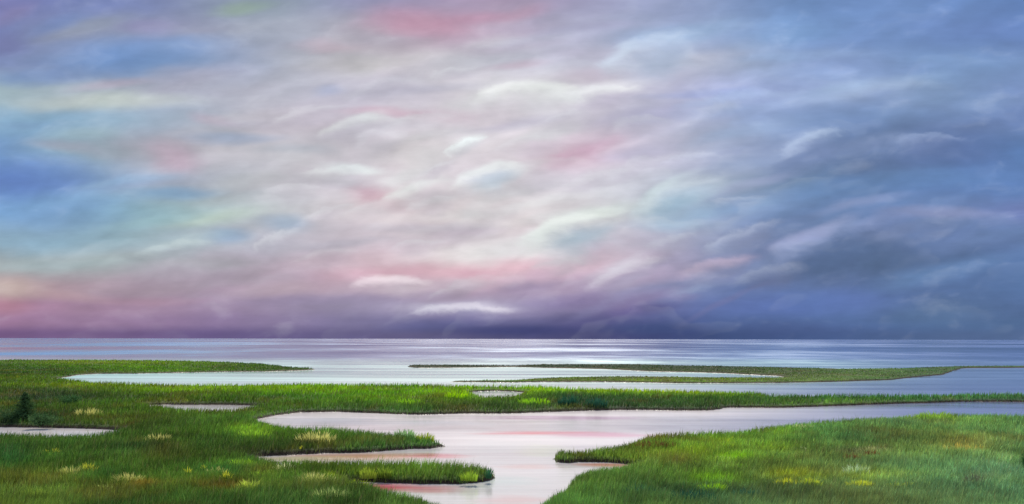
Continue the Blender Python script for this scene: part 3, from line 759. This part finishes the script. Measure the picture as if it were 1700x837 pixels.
CREAM = (165, 175, 115); YEL = (165, 180, 62); YG = (120, 165, 55); DK = (30, 75, 65); PALE = (170, 190, 150); BR = (95, 70, 50)
TUFTS = [
 (146, 691, 44, 12, CREAM, 60, 'pale cream tuft between the dark little spruce and the thin upper left pond'),
 (262, 736, 44, 15, CREAM, 70, 'pale cream tuft below right of the tip of the lowest left pond'),
 (88, 757, 28, 12, YEL, 40, 'small yellow tuft under the middle of the lowest left pond'),
 (118, 794, 36, 18, CREAM, 55, 'cream tuft of tall spears, left partner of a yellow tuft, lower left'),
 (146, 787, 30, 16, YEL, 50, 'yellow leaning tuft just right of a cream one, lower left'),
 (212, 802, 54, 15, CREAM, 80, 'wide pale tuft above the ochre patch, lower left'),
 (175, 816, 30, 12, (140, 165, 100), 40, 'dull grey-green tuft at the left foot of the wide pale tuft'),
 (312, 791, 10, 14, YEL, 16, 'tiny bright yellow sprig, lowest left meadow, alone beside a dark dip'),
 (338, 782, 8, 10, YEL, 12, 'tiny yellow sprig just above a cream tuft in the lower left meadow'),
 (362, 788, 36, 12, CREAM, 50, 'small cream tuft below the dark end of the second creek'),
 (376, 800, 16, 16, YEL, 24, 'narrow yellow sprig beneath a small cream tuft, lower left'),
 (424, 728, 56, 14, YG, 90, 'bright yellow-green tuft right of the first creek tip'),
 (526, 736, 66, 18, CREAM, 90, 'pale tuft in the middle of the upper grassy finger'),
 (500, 746, 5, 6, YEL, 8, 'tiny yellow sprig at the dark foot of the upper grassy finger'),
 (402, 775, 44, 13, YG, 60, 'yellow-green tuft under the left end of the second creek'),
 (474, 783, 40, 12, PALE, 50, 'pale tuft standing close below the second creek edge'),
 (524, 806, 62, 20, (195, 205, 125), 120, 'brightest cream tuft, dense and rounded, left of the pink creek end'),
 (588, 812, 58, 14, (125, 150, 35), 110, 'vivid yellow-green tuft at the closed end of the pink creek'),
 (432, 794, 52, 12, (130, 175, 60), 70, 'green-yellow arched tuft over the brown hollow, lower left meadow'),
 (415, 817, 36, 20, (150, 180, 80), 60, 'arched pale green tuft on the right side of the brown hollow'),
 (548, 832, 66, 20, (140, 165, 110), 90, 'long grey-green tuft at the bottom edge under the brightest cream tuft'),
 (340, 818, 50, 10, (125, 165, 60), 60, 'low yellow-green tuft left of the brown hollow'),
 (60, 834, 60, 22, (110, 140, 60), 90, 'tall olive tuft in the bottom left corner'),
 (757, 663, 40, 12, (130, 180, 20), 60, 'bright yellow-green tuft left of the little oval pond'),
 (888, 672, 54, 11, (120, 175, 35), 70, 'light green row of spears right below the little oval pond'),
 (945, 674, 34, 15, DK, 60, 'dark blue-green tuft nearest the little oval pond on its right'),
 (990, 676, 36, 14, DK, 60, 'dark blue-green tuft farther right on the middle band'),
 (680, 672, 50, 9, (120, 175, 40), 60, 'thin light green tuft left of centre on the middle band'),
 (672, 728, 34, 14, (110, 150, 110), 70, 'grey-green criss-crossed tuft on the upper grassy finger near its end'),
 (706, 733, 30, 13, (125, 150, 40), 60, 'olive-yellow tuft at the end of the upper grassy finger'),
 (612, 793, 26, 16, (115, 145, 50), 45, 'yellow spears on the left part of the lower grassy finger'),
 (640, 792, 24, 17, (105, 140, 50), 45, 'yellow-green spears right of the yellow ones on the lower grassy finger'),
 (780, 797, 30, 14, (110, 145, 45), 45, 'yellow-green spears near the tip of the lower grassy finger'),
 (812, 793, 10, 16, (40, 95, 70), 22, 'single dark green sprig on the tip of the lower grassy finger'),
 (1210, 745, 26, 8, (140, 195, 40), 50, 'small bright green tuft high on the right hand marsh'),
 (1200, 768, 36, 10, PALE, 90, 'low pale arched tuft above a bright green one on the right'),
 (1226, 782, 40, 11, (125, 190, 25), 70, 'vivid green tuft beneath the pale arched one on the right'),
 (1184, 822, 46, 19, (130, 190, 30), 130, 'vivid green tuft at the bottom between two dark blue-green ones'),
 (1060, 830, 62, 24, DK, 110, 'dark blue-green tuft near the bottom beside the creek mouth'),
 (1152, 840, 90, 26, DK, 130, 'wide dark blue-green tuft on the bottom edge, middle of the right marsh'),
 (1240, 834, 50, 22, (40, 85, 75), 70, 'dark blue-green tuft right of the vivid green bottom one'),
 (1306, 811, 38, 15, (180, 200, 50), 140, 'brightest yellow tuft of the right marsh, left one of a pair'),
 (1346, 812, 34, 16, (160, 190, 55), 110, 'yellow tuft just right of the brightest yellow one'),
 (1428, 812, 44, 14, (165, 190, 65), 120, 'yellow tuft below the pale blue-green tuft on the right'),
 (1498, 812, 56, 11, (160, 190, 85), 80, 'soft yellow-green tuft, last of the yellow row towards the right'),
 (1422, 792, 42, 20, (150, 185, 160), 80, 'pale blue-green tuft on the right marsh above the yellow row'),
 (1330, 750, 36, 8, PALE, 40, 'faint pale tuft in the middle of the right marsh'),
 (1334, 713, 44, 8, PALE, 80, 'faint pale tuft near the upper water edge of the right marsh'),
 (1388, 707, 24, 6, YG, 36, 'small yellow tuft near the upper water edge of the right marsh'),
 (1552, 700, 60, 16, (115, 155, 65), 120, 'large yellow-green clump on the upper edge of the right marsh'),
 (1450, 752, 60, 10, (150, 165, 125), 70, 'pale dry tuft above the two brown clumps'),
 (1414, 768, 26, 14, BR, 60, 'dark brown clump, left of the two under the pale dry tuft'),
 (1446, 762, 26, 13, BR, 50, 'brown clump, right of the two under the pale dry tuft'),
 (1600, 752, 72, 14, (165, 160, 90), 110, 'wide ochre tuft at right in the grey-green marsh'),
 (1085, 747, 80, 14, (85, 62, 42), 120, 'reddish brown clump on the upper lobe of the rounded point'),
 (1142, 790, 36, 11, (95, 72, 52), 60, 'small brown clump below right of the reddish one'),
 (1586, 799, 18, 12, (70, 75, 65), 16, 'few dark stalks leaning left, low on the right'),
 (1618, 808, 30, 20, (78, 82, 78), 40, 'dark grey-violet twiggy clump in the lower right'),
 (1160, 777, 60, 12, (120, 160, 45), 70, 'yellow-green tuft between the brown clump and the vivid green one'),
]
for (x, y, wd_, ht_, c, nb, lab) in TUFTS:
    tuft(x, y, wd_, ht_, c, nb * 2, lab)

# ------------------------------------------------------------------ little spruce and bushes
def needle_material(name, a, b):
    m, t = new_mat(name)
    geo = t.n('ShaderNodeNewGeometry')
    nz = t.noise(geo.outputs['Position'], 6.0, 4, 0.6)
    c = t.ramp(nz, [(0.35, a), (0.7, b)])
    df = t.n('ShaderNodeBsdfDiffuse'); tr = t.n('ShaderNodeBsdfTranslucent')
    t.l(c, df.inputs['Color']); t.l(c, tr.inputs['Color'])
    mx = t.n('ShaderNodeMixShader'); mx.inputs[0].default_value = 0.25
    t.l(df.outputs[0], mx.inputs[1]); t.l(tr.outputs[0], mx.inputs[2])
    out = t.n('ShaderNodeOutputMaterial'); t.l(mx.outputs[0], out.inputs[0])
    return m


M_NEEDLE = needle_material('dark_needles', (0.08, 0.16, 0.06), (0.14, 0.27, 0.09))
M_LEAF = needle_material('dark_leaves', (0.10, 0.22, 0.07), (0.14, 0.31, 0.10))
M_BARK, t = new_mat('bark')
bs = t.n('ShaderNodeBsdfPrincipled'); bs.inputs['Roughness'].default_value = 0.9
tcn = t.n('ShaderNodeTexCoord'); t.l(t.ramp(t.noise(tcn.outputs['Object'], 12, 5, .6), [(0.3, (0.05, 0.035, 0.02)), (0.7, (0.12, 0.09, 0.06))]), bs.inputs['Base Color'])
out = t.n('ShaderNodeOutputMaterial'); t.l(bs.outputs[0], out.inputs[0])


def tube(points, radii, sides=7):
    """tapered tube through points -> verts, quads"""
    v = []; q = []
    for (p, r) in zip(points, radii):
        for k in range(sides):
            a = 2 * pi * k / sides
            v.append((p[0] + cos(a) * r, p[1] + sin(a) * r, p[2]))
    for i in range(len(points) - 1):
        for k in range(sides):
            a = i * sides + k; b = i * sides + (k + 1) % sides
            q.append((a, b, b + sides, a + sides))
    return v, q


def leaf_cloud(centres, size, r, flat=0.5):
    n = len(centres); c = np.asarray(centres)
    d1 = r.normal(0, 1, (n, 3)); d1 /= np.linalg.norm(d1, axis=1)[:, None]
    d2 = r.normal(0, 1, (n, 3)); d2 -= (d2 * d1).sum(1)[:, None] * d1; d2 /= np.linalg.norm(d2, axis=1)[:, None]
    L = size * (0.6 + 0.8 * r.random(n))[:, None]
    vs = np.stack([c - d1 * L, c + d2 * L * flat, c + d1 * L, c - d2 * L * flat], 1).reshape(-1, 3)
    return vs, np.arange(4 * n), np.arange(n) * 4


def spruce(x, y, hpx, wpx, label):
    gx, gy = g(x, y, 0.2); ppm = F / gy; Ht = hpx / ppm; W = wpx / ppm
    r = np.random.default_rng(5)
    root = bpy.data.objects.new('spruce_tree', None); COL.objects.link(root); root.location = (gx, gy, 0.15)
    tag(root, label, 'tree')
    v, q = tube([(0, 0, -.1), (0.01, 0, Ht * .35), (-0.02, 0, Ht * .7), (0, 0, Ht * .99)], [.05, .04, .022, .006])
    mesh_obj('trunk', np.array(v), np.array(q).ravel(), np.arange(len(q)) * 4, M_BARK, parent=root)
    cs = []; bv = []; bq = []
    for k in range(60):
        f = k / 60.0
        z0 = Ht * (0.10 + 0.86 * f); L = W / 2 * (1 - f) ** 0.75 * r.uniform(.65, 1.1) + 0.03
        a = k * 2.4 + r.normal(0, .2)
        pts = [(cos(a) * L * s, sin(a) * L * s, z0 - 0.10 * L * s + 0.12 * L * s * s) for s in (0, .5, 1)]
        tv, tq = tube(pts, [.012, .008, .003], 4); o0 = len(bv); bv += tv; bq += [tuple(i + o0 for i in qq) for qq in tq]
        for s in np.linspace(.1, 1, 9):
            for j in range(11):
                cs.append((cos(a) * L * s + r.normal(0, .045), sin(a) * L * s + r.normal(0, .045), z0 - .10 * L * s + .12 * L * s * s + r.normal(-0.01, .03)))
    for j in range(60):
        cs.append((r.normal(0, .02), r.normal(0, .02), Ht * r.uniform(.9, 1.0)))
    mesh_obj('branches', np.array(bv), np.array(bq).ravel(), np.arange(len(bq)) * 4, M_BARK, parent=root)
    vs, lp, st = leaf_cloud(cs, 0.05, r, .3)
    mesh_obj('crown', vs, lp, st, M_NEEDLE, parent=root)


def bush(x, y, hpx, wpx, label, mat=None, seed=1, leaf=0.05):
    gx, gy = g(x, y, 0.2); ppm = F / gy; Ht = hpx / ppm; W = wpx / ppm
    r = np.random.default_rng(seed)
    root = bpy.data.objects.new('bush', None); COL.objects.link(root); root.location = (gx, gy, 0.12)
    tag(root, label, 'bush', 'dark bushes on the marsh')
    cs = []; bv = []; bq = []
    for k in range(16):
        a = r.uniform(0, 2 * pi); rr = math.sqrt(r.random()) * .85
        tip = (cos(a) * rr * W / 2, sin(a) * rr * W / 2, Ht * (1 - .45 * rr * rr) * r.uniform(.75, 1))
        mid = (tip[0] * .5 + r.normal(0, .03), tip[1] * .5, tip[2] * .55)
        tv, tq = tube([(tip[0] * .1, tip[1] * .1, 0), mid, tip], [.018, .011, .004], 5); o0 = len(bv); bv += tv; bq += [tuple(i + o0 for i in qq) for qq in tq]
        for j in range(110):
            s_ = r.uniform(.35, 1.05)
            cs.append((tip[0] * s_ + r.normal(0, W * .06), tip[1] * s_ + r.normal(0, W * .06), max(.03, tip[2] * s_ + r.normal(0, Ht * .09))))
    mesh_obj('stems', np.array(bv), np.array(bq).ravel(), np.arange(len(bq)) * 4, M_BARK, parent=root)
    vs, lp, st = leaf_cloud(cs, leaf, r, .5)
    mesh_obj('foliage', vs, lp, st, mat or M_NEEDLE, parent=root)


spruce(42, 699, 50, 52, 'small dark spruce with a pointed top standing in the marsh at far left')
bush(70, 706, 20, 62, 'low dark blue-green bush at the right foot of the little spruce, above the pond', seed=2)
bush(22, 700, 22, 50, 'low dark bush left of the little spruce against the picture edge', seed=3)
bush(112, 672, 18, 46, 'soft dark olive bush behind and right of the little spruce', M_LEAF, 4, .05)
bush(1708, 786, 38, 26, 'dark green bush cut by the right edge of the picture', M_LEAF, 5, .035)
